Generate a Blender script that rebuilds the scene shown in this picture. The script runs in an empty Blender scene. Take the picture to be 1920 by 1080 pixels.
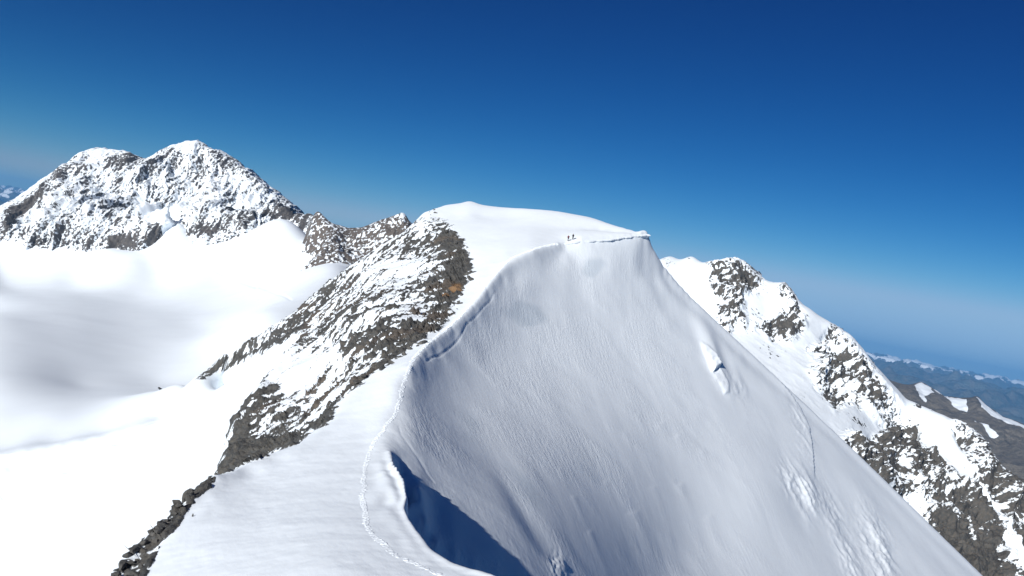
import bpy, math, random
import numpy as np
from math import radians, sin, cos, tan, atan2, sqrt, pi
from mathutils import Matrix, Vector
random.seed(7)
SC = bpy.context.scene
COL = SC.collection

# ------------------------------------------------------------------ camera
FPX = 1663.0                       # focal length in pixels of the 1920 wide photograph
ROLL = radians(10.9)
cam_d = bpy.data.cameras.new("camera"); cam = bpy.data.objects.new("camera", cam_d); COL.objects.link(cam)
cam_d.sensor_width = 36.0; cam_d.lens = 36.0 * FPX / 1920.0
cam_d.clip_start = 0.2; cam_d.clip_end = 120000
_R = Vector((cos(ROLL), 0, sin(ROLL))); _U = Vector((-sin(ROLL), 0, cos(ROLL))); _B = Vector((0, -1, 0))
cam.matrix_world = Matrix((( _R.x, _U.x, _B.x, 0), (_R.y, _U.y, _B.y, 0), (_R.z, _U.z, _B.z, 0), (0, 0, 0, 1)))
SC.camera = cam

# ------------------------------------------------------------------ light
SUN_EL = radians(22.0); SUN_PHI = radians(30.0)      # phi: from straight behind the camera towards the left
S = Vector((-cos(SUN_EL) * sin(SUN_PHI), -cos(SUN_EL) * cos(SUN_PHI), sin(SUN_EL)))   # towards the sun
sun_d = bpy.data.lights.new("sun", 'SUN'); sun = bpy.data.objects.new("sun", sun_d); COL.objects.link(sun)
sun_d.energy = 5.0; sun_d.angle = radians(0.5); sun_d.color = (1.0, 0.98, 0.945)
sun.rotation_euler = S.to_track_quat('Z', 'Y').to_euler()
W = bpy.data.worlds.new("World"); SC.world = W; W.use_nodes = True
nt = W.node_tree; nt.nodes.clear()
sky = nt.nodes.new('ShaderNodeTexSky'); sky.sky_type = 'NISHITA'; sky.sun_disc = False
sky.sun_elevation = SUN_EL; sky.sun_rotation = atan2(S.x, S.y)
sky.altitude = 3900; sky.air_density = 1.0; sky.dust_density = 0.3; sky.ozone_density = 2.0
EXPO = 0.30
# thin high-mountain air: deepen each channel of the sky with height above the horizon
sp = nt.nodes.new('ShaderNodeSeparateColor'); cbn = nt.nodes.new('ShaderNodeCombineColor')
nt.links.new(sky.outputs[0], sp.inputs[0])
for ch, (ref, val, pw, cap) in enumerate(((1.27, 0.0011, 4.1, 0.34), (2.18, 0.036, 2.15, 0.54), (4.17, 0.195, 1.50, 0.80))):
    p_ = nt.nodes.new('ShaderNodeMath'); p_.operation = 'MULTIPLY'; p_.inputs[1].default_value = 1 / ref
    q_ = nt.nodes.new('ShaderNodeMath'); q_.operation = 'POWER'; q_.inputs[1].default_value = pw
    r_ = nt.nodes.new('ShaderNodeMath'); r_.operation = 'MULTIPLY'; r_.inputs[1].default_value = val
    m_ = nt.nodes.new('ShaderNodeMath'); m_.operation = 'SMOOTH_MIN'; m_.inputs[1].default_value = cap; m_.inputs[2].default_value = cap * 0.5
    k_ = nt.nodes.new('ShaderNodeMath'); k_.operation = 'MULTIPLY'; k_.inputs[1].default_value = 1 / (0.10 * 2 ** EXPO)
    nt.links.new(sp.outputs[ch], p_.inputs[0])
    for a_, b_ in ((p_, q_), (q_, r_), (r_, m_), (m_, k_)): nt.links.new(a_.outputs[0], b_.inputs[0])
    nt.links.new(k_.outputs[0], cbn.inputs[ch])
bg = nt.nodes.new('ShaderNodeBackground'); bg.inputs[1].default_value = 0.10
ow = nt.nodes.new('ShaderNodeOutputWorld')
nt.links.new(cbn.outputs[0], bg.inputs[0]); nt.links.new(bg.outputs[0], ow.inputs[0])
SC.view_settings.view_transform = 'Standard'; SC.view_settings.look = 'None'
SC.view_settings.exposure = EXPO; SC.view_settings.gamma = 1.0
SC.view_settings.use_curve_mapping = False
SC.render.engine = 'CYCLES'
SC.cycles.volume_bounces = 0

# ------------------------------------------------------------------ maths
CR, SR = cos(ROLL), sin(ROLL)
def hv(px, py):
    dx = px - 960.0; dy = 540.0 - py
    return (dx * CR - dy * SR) / FPX, (dx * SR + dy * CR) / FPX
def pt(px, py, y):
    h, v = hv(px, py); return np.array([h * y, y, v * y])
def topix(P):
    h = P[:, 0] / P[:, 1]; v = P[:, 2] / P[:, 1]
    return 960 + FPX * (h * CR + v * SR), 540 - FPX * (-h * SR + v * CR)

def _hash(i, j, k, seed):
    n = (i * np.int64(73856093)) ^ (j * np.int64(19349663)) ^ (k * np.int64(83492791)) ^ np.int64(seed * 1013904223 + 12345)
    n = n & np.int64(0xFFFFFFFF)
    n = ((n ^ (n >> 13)) * np.int64(1274126177)) & np.int64(0xFFFFFFFF)
    n = ((n ^ (n >> 16)) * np.int64(2246822519 & 0x7FFFFFFF)) & np.int64(0xFFFFFFFF)
    return n ^ (n >> 15)
_G = np.array([[1,1,0],[-1,1,0],[1,-1,0],[-1,-1,0],[1,0,1],[-1,0,1],[1,0,-1],[-1,0,-1],
               [0,1,1],[0,-1,1],[0,1,-1],[0,-1,-1],[1,1,0],[-1,1,0],[0,-1,1],[0,-1,-1]], float)
def noise(x, y, z=None, seed=0):
    """3D gradient noise, about -1..1"""
    if z is None: z = np.full_like(x, 0.37)
    out = np.empty(x.shape)
    xf, yf, zf, of = x.ravel(), y.ravel(), z.ravel(), out.ravel()
    for a in range(0, xf.size, 400000):
        X, Y, Z = xf[a:a+400000], yf[a:a+400000], zf[a:a+400000]
        i, j, k = np.floor(X), np.floor(Y), np.floor(Z)
        u, v, w = X - i, Y - j, Z - k
        i, j, k = i.astype(np.int64), j.astype(np.int64), k.astype(np.int64)
        su, sv, sw = [t * t * t * (t * (t * 6 - 15) + 10) for t in (u, v, w)]
        r = 0
        for di in (0, 1):
            wu = su if di else 1 - su
            for dj in (0, 1):
                wv = sv if dj else 1 - sv
                for dk in (0, 1):
                    ww = sw if dk else 1 - sw
                    g = _G[_hash(i + di, j + dj, k + dk, seed) & 15]
                    r = r + wu * wv * ww * (g[:, 0] * (u - di) + g[:, 1] * (v - dj) + g[:, 2] * (w - dk))
        of[a:a+400000] = r * 1.3
    return of.reshape(x.shape)
def fbm(x, y, z, o=4, seed=0, gain=0.5, lac=2.03):
    r = 0; a = 1.0; n = 0
    for q in range(o):
        r = r + a * noise(x, y, z, seed + q * 7); n += a; a *= gain
        x, y, z = x * lac + 3.1, y * lac + 1.7, z * lac + 5.3
    return r / n * 1.4
def ridged(x, y, z, o=4, seed=0, gain=0.5):
    r = 0; a = 1.0; n = 0
    for q in range(o):
        r = r + a * (1 - 2 * np.abs(noise(x, y, z, seed + q * 7))); n += a; a *= gain
        x, y, z = x * 2.05 + 3.1, y * 2.05 + 1.7, z * 2.05 + 5.3
    return r / n
def sstep(x, a, b):
    t = np.clip((x - a) / (b - a), 0, 1); return t * t * (3 - 2 * t)

def on(mask, f, P_, *a, fill=0.0):
    """evaluate f(x, y, z, ...) only where mask is true"""
    o = np.full(mask.shape, fill); o[mask] = f(P_[0][mask], P_[1][mask], P_[2][mask], *a); return o

def tps_inv_depth(pts, lam=1e-6):
    """thin plate over (h, v) of 1/y: a plane in space stays an exact plane"""
    q = []
    for h, y, v in pts:
        if all((h - o[0]) ** 2 + (v - o[1]) ** 2 > 0.006 ** 2 for o in q): q.append((h, v, 1 / y))
    q = np.array(q); n = len(q); X = q[:, :2]
    def K(A, B):
        d2 = ((A[:, None] - B[None]) ** 2).sum(-1) + 1e-12; return .5 * d2 * np.log(d2)
    A = np.zeros((n + 3, n + 3)); A[:n, :n] = K(X, X) + lam * np.eye(n)
    Pm = np.hstack([np.ones((n, 1)), X]); A[:n, n:] = Pm; A[n:, :n] = Pm.T
    w = np.linalg.solve(A, np.concatenate([q[:, 2], np.zeros(3)]))
    def f(h, v):
        U = np.array([[h, v]]); return 1 / float((K(U, X) @ w[:n] + w[n] + U @ w[n+1:])[0])
    return f

class RBF:
    """surface through scattered points: v = z/y over (h, k ln y)"""
    def __init__(self, pts, k=0.4, c=0.02, smooth=0.0):
        q = np.array([tuple(p[:3]) + ((p[3] if len(p) > 3 else c),) for p in pts], float)   # h, y, v, own softness
        self.k = k; self.c2 = c * c
        X = np.stack([q[:, 0], k * np.log(q[:, 1])], 1); keep = []
        for i in range(len(X)):
            if not keep or np.min(np.hypot(*(X[keep] - X[i]).T)) > 0.004: keep.append(i)
        self.X = X[keep]; q = q[keep]; f = q[:, 2]; self.c2 = (q[:, 3] ** 2)[None, :]
        n = len(q); D = self.ker(self.X, self.X) - smooth * np.eye(n)
        A = np.zeros((n + 3, n + 3)); A[:n, :n] = D
        P = np.hstack([np.ones((n, 1)), self.X]); A[:n, n:] = P; A[n:, :n] = P.T
        self.w = np.linalg.solve(A, np.concatenate([f, np.zeros(3)]))
    def ker(self, A, B):
        d0 = A[:, None, 0] - B[None, :, 0]; d1 = A[:, None, 1] - B[None, :, 1]
        return np.sqrt(d0 * d0 + d1 * d1 + self.c2)
    def __call__(self, h, y):
        sh = h.shape; h = h.ravel(); y = y.ravel(); o = np.empty(h.size)
        n = len(self.X)
        for a in range(0, h.size, 20000):
            X = np.stack([h[a:a+20000], self.k * np.log(y[a:a+20000])], 1)
            o[a:a+20000] = self.ker(X, self.X) @ self.w[:n] + self.w[n] + X @ self.w[n+1:]
        return o.reshape(sh)

def curve(rows, step=22.0):
    """resample a (px,py,y) polyline -> list of (h,y,v)"""
    out = []
    for (a, b) in zip(rows[:-1], rows[1:]):
        L = sqrt((a[0]-b[0])**2 + (a[1]-b[1])**2); n = max(1, int(round(L / step)))
        for q in range(n):
            t = q / n; p = [a[i] + (b[i] - a[i]) * t for i in range(3)]
            h, v = hv(p[0], p[1]); out.append((h, p[2], v))
    h, v = hv(rows[-1][0], rows[-1][1]); out.append((h, rows[-1][2], v))
    return out
def behind(rows, fac, drop, step=40.0):
    return [(h, y * fac, (v * y - drop) / (y * fac)) for h, y, v in curve(rows, step)]

def grid(rbf, h0, h1, nc, y0, y1, nr, nfine=700, base=900.0):
    """columns of equal bearing, rows spread evenly along each profile -> P (nr,nc,3)"""
    hs_ = np.linspace(h0, h1, nc)
    ncc = max(40, nc // 6); hc = np.linspace(h0, h1, ncc)
    yf = np.exp(np.linspace(math.log(y0), math.log(y1), nfine))
    Hc, Yc = np.meshgrid(hc, yf); V = rbf(Hc, Yc)
    ly = np.log(yf)
    W_ = np.zeros_like(V)
    W_[1:] = np.sqrt((FPX * np.diff(V, axis=0)) ** 2 + (base * np.diff(ly)[:, None]) ** 2)
    up = np.zeros_like(V); up[1:] = np.diff(V, axis=0)
    W_[1:] = np.where(up[1:] < 0, W_[1:] * 0.35, W_[1:])
    Cm = np.cumsum(W_, axis=0)
    rows = np.empty((nr, ncc))
    for c in range(ncc):
        rows[:, c] = np.interp(np.linspace(0, Cm[-1, c], nr), Cm[:, c], ly)
    # blur between columns keeps the grid regular
    k = 3
    pad = np.pad(rows, ((0, 0), (k, k)), mode='edge'); rows = sum(pad[:, i:i+ncc] for i in range(2*k+1)) / (2*k+1)
    LY = np.empty((nr, nc))
    for r in range(nr): LY[r] = np.interp(hs_, hc, rows[r])
    Y = np.exp(LY); H = np.broadcast_to(hs_, Y.shape).copy()
    V = rbf(H, Y)
    return np.stack([H * Y, Y, V * Y], -1)
def normals(P):
    du = np.gradient(P, axis=1); dv = np.gradient(P, axis=0)
    n = np.cross(du, dv); n /= np.linalg.norm(n, axis=-1, keepdims=True) + 1e-12
    n[n[..., 2] < 0] *= -1
    return n

def polysd(px, py, poly):
    """signed distance in photo pixels, positive inside"""
    P = np.array(poly, float); d = np.full(px.shape, 1e18); ins = np.zeros(px.shape, bool)
    n = len(P)
    for i in range(n):
        x1, y1 = P[i]; x2, y2 = P[(i + 1) % n]
        ex, ey = x2 - x1, y2 - y1; L = ex*ex + ey*ey + 1e-9
        t = np.clip(((px - x1) * ex + (py - y1) * ey) / L, 0, 1)
        d = np.minimum(d, (px - x1 - t*ex)**2 + (py - y1 - t*ey)**2)
        if y1 != y2:
            c = ((y1 > py) != (y2 > py)) & (px < (x2 - x1) * (py - y1) / (y2 - y1) + x1)
            ins ^= c
    d = np.sqrt(d); return np.where(ins, d, -d)
def linedist(px, py, line):
    P = np.array(line, float); d = np.full(px.shape, 1e18); s = np.zeros(px.shape); acc = 0
    for i in range(len(P) - 1):
        x1, y1 = P[i]; x2, y2 = P[i+1]; ex, ey = x2-x1, y2-y1; L = sqrt(ex*ex+ey*ey)
        t = np.clip(((px-x1)*ex + (py-y1)*ey) / (L*L), 0, 1)
        q = (px-x1-t*ex)**2 + (py-y1-t*ey)**2; m = q < d
        side = np.sign(ex*(py-y1) - ey*(px-x1))
        d = np.where(m, q, d); s = np.where(m, (acc + t*L), s)
        if i == 0: sg = side.copy()
        sg = np.where(m, side, sg); acc += L
    return np.sqrt(d), s, sg

def mesh_from_grid(name, P, mat, attrs=None, facemask=None, kind='structure', label=None, cat=None):
    nr, nc = P.shape[:2]
    idx = np.arange(nr * nc).reshape(nr, nc)
    F = np.stack([idx[:-1, :-1], idx[:-1, 1:], idx[1:, 1:], idx[1:, :-1]], -1).reshape(-1, 4)
    if facemask is not None:
        F = F[facemask.reshape(-1)]
    used = np.zeros(nr * nc, bool); used[F.ravel()] = True
    remap = np.cumsum(used) - 1; F = remap[F]
    V = P.reshape(-1, 3)[used]
    me = bpy.data.meshes.new(name)
    me.vertices.add(len(V)); me.vertices.foreach_set('co', V.astype(np.float32).ravel())
    me.loops.add(F.size); me.loops.foreach_set('vertex_index', F.astype(np.int32).ravel())
    me.polygons.add(len(F)); me.polygons.foreach_set('loop_start', np.arange(0, F.size, 4, dtype=np.int32))
    me.update(calc_edges=True)
    me.polygons.foreach_set('use_smooth', np.ones(len(F), bool))
    for k, a in (attrs or {}).items():
        at = me.attributes.new(k, 'FLOAT', 'POINT'); at.data.foreach_set('value', a.reshape(-1)[used].astype(np.float32))
    me.materials.append(mat)
    o = bpy.data.objects.new(name, me); COL.objects.link(o)
    if kind: o['kind'] = kind
    if label: o['label'] = label
    if cat: o['category'] = cat
    return o

# ------------------------------------------------------------------ materials
class NB:
    def __init__(self, name):
        self.m = bpy.data.materials.new(name); self.m.use_nodes = True
        self.t = self.m.node_tree; self.t.nodes.clear()
        self.out = self.t.nodes.new('ShaderNodeOutputMaterial')
        self.b = self.t.nodes.new('ShaderNodeBsdfPrincipled')
        self.t.links.new(self.b.outputs[0], self.out.inputs[0])
    def n(self, ty, **kw):
        nd = self.t.nodes.new(ty)
        for k, v in kw.items():
            if k.startswith('i_'):
                nd.inputs[k[2:].replace('_', ' ')].default_value = v
            else: setattr(nd, k, v)
        return nd
    def l(self, a, b): self.t.links.new(a, b)
    def math(self, op, a, b=None, c=None):
        nd = self.n('ShaderNodeMath', operation=op)
        for i, q in enumerate((a, b, c)):
            if q is None: continue
            if isinstance(q, (int, float)): nd.inputs[i].default_value = q
            else: self.l(q, nd.inputs[i])
        return nd.outputs[0]
    def noise(self, scale, detail=4, rough=0.55, vec=None, typ=None):
        nd = self.n('ShaderNodeTexNoise'); nd.inputs['Scale'].default_value = scale
        nd.inputs['Detail'].default_value = detail; nd.inputs['Roughness'].default_value = rough
        if vec is not None: self.l(vec, nd.inputs['Vector'])
        return nd.outputs['Fac']
    def stretch(self, rows):
        """rotate/scale world position by three row vectors"""
        g = self.n('ShaderNodeNewGeometry'); cb = self.n('ShaderNodeCombineXYZ')
        for i, r in enumerate(rows):
            d = self.n('ShaderNodeVectorMath', operation='DOT_PRODUCT'); self.l(g.outputs['Position'], d.inputs[0])
            d.inputs[1].default_value = r; self.l(d.outputs['Value'], cb.inputs[i])
        return cb.outputs[0]
    def mix(self, f, a, b):
        nd = self.n('ShaderNodeMix', data_type='RGBA')
        if isinstance(f, (int, float)): nd.inputs[0].default_value = f
        else: self.l(f, nd.inputs[0])
        for i, q in ((6, a), (7, b)):
            if isinstance(q, tuple): nd.inputs[i].default_value = (*q, 1)
            else: self.l(q, nd.inputs[i])
        return nd.outputs[2]
    def ramp(self, f, lo, hi):
        nd = self.n('ShaderNodeMapRange', clamp=True); self.l(f, nd.inputs[0])
        nd.inputs[1].default_value = lo; nd.inputs[2].default_value = hi
        return nd.outputs[0]
    def attr(self, name):
        return self.n('ShaderNodeAttribute', attribute_name=name).outputs['Fac']

SNOW = (0.83, 0.885, 0.93)
def terrain_mat(name, unit, rockA, rockB, rockC, snow=SNOW, jitter=0.25, edge=0.06, bump=0.5, strata=None, streaks=None, cshift=0.0):
    """unit: size in metres of the finest visible feature"""
    q = NB(name); g = q.n('ShaderNodeNewGeometry').outputs['Position']
    r = q.attr('rock')
    vec = q.stretch(strata) if strata else g
    f = q.noise(1 / (unit * 2.0), 5, 0.6, vec)
    f2 = q.math('SUBTRACT', f, 0.5)
    rr = q.math('ADD', r, q.math('MULTIPLY', f2, jitter * 2))
    fac = q.ramp(rr, -edge, edge)
    tone = q.noise(1 / (unit * 14), 4, 0.6, vec); tone2 = q.noise(1 / (unit * 3.0), 4, 0.65, g)
    rc = q.mix(q.ramp(tone, 0.35, 0.65), rockA, rockB)
    rc = q.mix(q.ramp(tone2, 0.42, 0.68), rc, rockC)
    if cshift: 
        w = q.ramp(q.attr('warm'), 0.0, 1.0); rc = q.mix(w, rc, (0.24, 0.135, 0.06))
    sv = q.noise(1 / (unit * 30), 3, 0.5, g)
    sc = q.mix(q.ramp(sv, 0.3, 0.7), snow, tuple(c * 0.965 for c in snow))
    if cshift: sc = q.mix(q.math('MULTIPLY', q.attr('ice'), 0.55), sc, (0.56, 0.64, 0.71))
    q.l(q.mix(fac, sc, rc), q.b.inputs['Base Color'])
    q.b.inputs['Roughness'].default_value = 0.75; q.b.inputs['Specular IOR Level'].default_value = 0.25
    # relief finer than the mesh
    bn = q.noise(1 / unit, 6, 0.65, vec)
    bs = q.math('MULTIPLY', q.math('MULTIPLY', bn, fac), 1.0)
    h = bs
    if streaks:
        hs_ = None
        for rows, wgt, det in streaks:
            s_ = q.math('MULTIPLY', q.noise(1.0, det, 0.6, q.stretch(rows)), wgt)
            hs_ = s_ if hs_ is None else q.math('ADD', hs_, s_)
        a = q.attr('streak'); inv = q.math('SUBTRACT', 1.0, fac)
        h = q.math('ADD', bs, q.math('MULTIPLY', hs_, q.math('MULTIPLY', a, inv)))
    bp = q.n('ShaderNodeBump'); bp.inputs['Strength'].default_value = 1.0; bp.inputs['Distance'].default_value = unit * bump
    q.l(h, bp.inputs['Height']); q.l(bp.outputs[0], q.b.inputs['Normal'])
    return q.m

# ================================================================== NEAR RIDGE AND GLACIER (one continuous ground)
ridge = [(830,1080,57),(776,1056,63),(738,1038,68),(714,1021,71),(690,988,77),(683,950,84),(681,908,92),(687,870,101),(702,831,111),(726,798,119),(744,775,124),
         (770,690,150),(800,650,170),(850,610,195),(890,570,215),(920,530,235),(950,495,255),(1000,470,275),(1055,455,300)]
cornice = [(1055,457,300),(1090,450,306),(1130,449,314),(1170,443,324),(1213,439,335)]
edgeR = [(730,846,113),(741,875,108),(757,899,103),(764,932,98),(758,950,95),(767,973,90),(782,997,84),(806,1030,77),(844,1053,70),(880,1065,65),(924,1079,60),(990,1105,52),(1100,1150,42)]
sky1 = [(775,418,372),(790,404,385),(806,397,395),(830,388,410),(858,384,418),(873,379,422),(885,378.5,422),(905,386,418),(935,389,414),(985,393,410),(1050,401,400),(1110,413,388),(1160,427,362),(1185,432,348),(1213,437,336.5)]
sil = [(1213,441,335),(1222,462,338),(1240,493,342),(1268,528,346),(1300,562,349),(1360,618,352),(1430,683,354),(1500,749,354),(1600,843,352),(1700,940,348),(1790,1028,343),(1850,1086,338),(1960,1190,330),(2060,1290,320)]
rockedge = [(410,893,160),(425,830,182),(440,790,195),(470,740,210),(500,700,225),(545,650,240),(590,612,258)]
uridge = [(775,418,372),(750,440,368),(700,470,361),(655,500,355),(600,541,350),(560,580,346),(520,605,342),(470,640,338),(420,667,336),(395,690,334),(360,717,330)]
leftedge = [(460,866,108),(430,880,104),(400,892,98),(350,933,90),(300,978,83),(250,1030,77),(212,1072,72),(150,1130,66),(60,1220,58)]
# crown: summit dome, strip beside the track and the snow shoulder, as one smoothest sheet
crown_b = curve(ridge[11:], 30) + curve(cornice, 30) + curve(sky1[2:], 30) + curve([(924,1079,58),(990,1105,52.4),(1100,1150,43)], 30) + curve(leftedge, 30)
for q in ((744,775,124),(702,831,111),(640,1079,59)):
    h, v = hv(q[0], q[1]); crown_b.append((h, q[2], v))
fcrown = tps_inv_depth(crown_b)
def oncrown(a, b):
    h, v = hv(a, b); return pt(a, b, fcrown(h, v))
def deep(rows): return [(a, b, fcrown(*hv(a, b))) for a, b, *_ in rows]
border = deep([(460,866),(520,846),(570,826),(612,797),(635,765),(665,724),(720,690),(790,645),(840,598),(872,560),(886,510),(868,460),(845,430),(820,408),(806,398)])
edgeR = deep(edgeR[:11]) + [(990,1105,52),(1100,1150,42)]
C = []
C += curve(ridge[11:], 8) + curve(sky1, 12) + curve(sil, 14) + curve(rockedge, 26) + curve(uridge, 26) + curve(leftedge, 30)
C += curve(cornice, 11) + curve(edgeR, 7) + curve(border, 16)
crown_poly = [(744,775),(770,690),(800,650),(850,610),(890,570),(920,530),(950,495),(1000,470),(1055,457),(1130,449),(1213,438),(1160,427),(1050,401),(935,389),(880,379),(806,397),(845,430),(868,460),(886,510),(872,560),(840,598),(790,645),(720,690),(665,724),(635,765),(612,797),(570,826),(520,846),(460,866),(400,892),(300,978),(212,1072),(150,1130),(700,1200),(1000,1180),(1100,1150),(924,1079),(844,1053),(782,997),(758,950),(757,899),(730,846)]
def add(*rows):
    for px, py, y in rows:
        h, v = hv(px, py); C.append((h, y, v))
def addz(*rows):
    for h, y, z in rows: C.append((h, y, z / y))
gx, gy = np.meshgrid(np.arange(160, 1260, 24.0), np.arange(380, 1190, 24.0)); gs = polysd(gx, gy, crown_poly)
gs[gx > 1095] = -1
for a, b in zip(gx[gs > 12], gy[gs > 12]):
    h, v = hv(a, b); C.append((h, fcrown(h, v), v, .016))
for a, b in ((1100,430),(1125,432),(1150,436),(1172,437),(1190,437.5)):
    h, v = hv(a, b); C.append((h, fcrown(h, v), v))
add((600,1260,42),(300,1260,46),(800,1280,38),(100,1300,50))
addz((0.15,34,-14),(0,26,-12),(-.3,28,-14),(-.6,30,-17),(.4,30,-15),(.7,30,-20),(0,12,-5.5),(-.5,12,-7),(.6,12,-8),(0,6,-2.2),(.7,6,-3.5),(-.6,6,-3))
# rock face sheet
rock_b = curve(border[5:], 24) + curve(rockedge, 24) + curve(uridge[:5], 24) + [(hv(a,b)[0], y, hv(a,b)[1]) for a,b,y in ((440,878,150),(500,850,145),(570,815,145),(620,783,147),(700,560,240),(600,700,200))]
frock = tps_inv_depth(rock_b)
rp_ = [(775,418),(700,470),(600,545),(590,612),(545,650),(500,700),(470,740),(440,790),(410,893),(440,880),(500,856),(570,826),(612,797),(635,765),(665,724),(720,690),(790,645),(840,598),(872,560),(886,510),(868,460),(845,430),(820,408)]
gx, gy = np.meshgrid(np.arange(400, 900, 26.0), np.arange(400, 900, 26.0)); gs = polysd(gx, gy, rp_)
for a, b in zip(gx[gs > 10], gy[gs > 10]):
    h, v = hv(a, b); C.append((h, frock(h, v), v))
addz((-.262,125,-38),(-.285,115,-44),(-.235,128,-33),(-.31,105,-47),(-.20,136,-30))
# flank snow behind the lower rocks
add((620,585,275),(540,625,278),(560,600,310),(450,700,290),(490,670,305),(400,740,290),(380,760,290),(330,790,300),(350,850,268),(390,870,258),(330,740,318),(420,760,262),(395,830,255),(620,560,320),(690,500,330))
# the face: its depth is the smoothest sheet hung between crest, right-hand skyline and the edge of the cast shadow
shade = [(735,847,107),(760,869,106.8),(790,895,106.5),(820,921,106),(853,950,105),(900,990,104.5),(944,1029,104.7),(1000,1078,106.5),(1060,1131,109)]
face_b = curve(ridge[10:], 30) + curve(cornice, 30) + curve(sil, 30) + [(hv(a, b)[0], y, hv(a, b)[1]) for a, b, y in (shade[0], shade[3], (920,1007,104.8), shade[8])]
for q in ((1430,930,244),(1250,1079,168),(880,700,179),(820,780,139),(1640,1000,292),(950,850,146)):
    h, v = hv(q[0], q[1]); face_b.append((h, q[2], v))
fdepth = tps_inv_depth(face_b)
facepts = [(748,770),(775,700),(812,655),(860,612),(905,565),(935,525),(965,490),(1010,472),(1060,458),(1130,450),(1213,440),(1240,493),(1300,562),(1430,683),(1600,843),(1700,940),(1850,1086),(1960,1190),(1200,1200),(1000,1160),(990,1108),(924,1081),(880,1067),(844,1055),(808,1032),(784,999),(769,974),(761,950),(767,932),(760,899),(744,875),(735,847)]
gx, gy = np.meshgrid(np.arange(740, 1960, 34.0), np.arange(460, 1200, 34.0))
gs = polysd(gx, gy, facepts)
for a, b in zip(gx[gs > 16], gy[gs > 16]):
    h, v = hv(a, b); C.append((h, fdepth(h, v), v, .018))
for a, b in ((748,872),(764,899),(772,932),(767,952),(778,973),(792,996),(816,1026),(852,1046),(890,1058),(932,1070)):
    h, v = hv(a, b); C.append((h, fdepth(h, v), v))
addz((-.055,90,-35),(-.035,82,-34),(0,76,-33),(.03,70,-32),(.08,66,-33),(-.075,97,-35),(.2,60,-42),(.5,60,-52),(.3,90,-58),(.6,100,-75))
def offset(rows, d, fn, step=13.0):
    """a second row of control points d photo pixels to one side of a crest, lying on sheet fn"""
    R_ = np.array([(a, b) for a, b, *_ in rows], float); L = np.r_[0, np.cumsum(np.hypot(*np.diff(R_, axis=0).T))]
    n = max(2, int(L[-1] / step)); t = np.linspace(0, L[-1], n)
    x = np.interp(t, L, R_[:, 0]); y = np.interp(t, L, R_[:, 1]); k = 3
    tx = np.gradient(x); ty = np.gradient(y); l = np.hypot(tx, ty)
    return [(hv(a, b)[0], fn(*hv(a, b)), hv(a, b)[1], .009) for a, b in zip(x - ty / l * d, y + tx / l * d)]
for d_ in (8, 18): C += offset(cornice, d_, fdepth, 11) + offset(sil[1:], d_, fdepth) + offset(ridge[11:], d_, fdepth) + offset(ridge[12:], -d_, fcrown)
for d_ in (8, 18): C += offset(edgeR[:12], d_, fcrown, 10)
# behind the crests
C += behind(sky1[1:-2], 1.05, 5, 14) + behind(sky1[1:-2], 1.10, 16, 20) + behind(sky1[1:-1], 1.3, 110) + behind(sil[1:], 1.03, 8, 14) + behind(sil[1:], 1.08, 30, 22) + behind(sil, 1.3, 170)
C += behind(sky1[-4:], 1.025, 2.0, 10) + behind(sky1[-4:], 1.06, 8, 12) + behind(sky1[-4:], 1.12, 24, 16)
C += behind(uridge[:-1], 1.06, 8, 20) + behind(uridge[:-2], 1.22, 48)
C += behind(edgeR[1:-2], 1.0, 0.0)[:0]
C += behind(leftedge[2:], 1.12, 10) + behind(rockedge[:-1], 1.09, 7)
addz(*[(h, 700, -300 - 300 * max(0, h - .1)) for h in (0.05, .2, .35, .5, .7)])
addz(*[(h, 1900, -700) for h in (0.05, .3, .7)]); addz((0.02, 480, -120), (-.08, 560, -110), (-.62, 1900, -180))
# lower left snow and glacier
g0 = len(C)
add((0,1080,300),(100,1000,310),(200,1000,308),(0,960,325),(100,930,322),(200,900,320),(250,940,305),(150,1060,298),(300,880,318),(0,900,335),(320,930,290))
bench = [(-20,856,356),(80,843,352),(180,823,348),(260,803,343),(340,779,337),(420,748,328)]
C += curve(bench, 40)
addz((-.6,260,-135),(-.6,180,-125),(-.5,180,-108),(-.42,160,-82),(-.42,110,-60),(-.5,90,-62),(-.6,90,-70))
add((0,842,385),(100,828,380),(200,808,372),(300,782,360),(0,800,425),(100,785,425),(200,755,455),(290,733,450),(340,722,390),
    (0,720,520),(150,720,575),(300,715,630),(0,650,640),(150,650,705),(300,650,775),(0,600,760),(150,600,840),(300,600,930),(330,680,700),(400,655,720),(400,620,860),(480,595,740),
    (0,560,1060),(120,555,1130),(250,550,1230),(380,550,1200),(500,560,980),(560,545,880),(0,520,1330),(150,510,1360),(300,505,1350),(430,500,1330),(560,500,1190),(620,500,1010),
    (0,475,1420),(60,480,1410),(130,475,1420),(200,470,1420),(250,482,1380),(310,450,1430),(325,418,1480),(350,455,1420),(420,460,1400),(470,432,1460),(520,420,1490),(560,430,1460),(600,455,1350),(635,480,1180),(640,450,1300))
addz(*[(h, 1620, -70) for h in (-.55,-.45,-.35,-.27,-.22,-.17)]); addz(*[(h, 1500, -50) for h in (-.55,-.48,-.42)])
addz((-.62,700,-120),(-.62,1000,-150),(-.62,1400,-95),(-.3,1900,-90),(-.1,1900,-120),(-.2,1700,-60),(-.15,560,-85),(-.12,1100,-60),(-.08,800,-110))
C[g0:] = [(p[0], p[1], p[2], .020) if p[1] > 360 else p for p in C[g0:]]
F1 = RBF(C, k=0.4, c=0.0028)

NC, NR = 1150, 1250
P = grid(F1, -0.63, 0.70, NC, 5.0, 1900.0, NR, 1100, 420.0)
N = normals(P); px, py = topix(P.reshape(-1, 3)); px = px.reshape(NR, NC); py = py.reshape(NR, NC)
X, Y, Z = P[..., 0], P[..., 1], P[..., 2]
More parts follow.
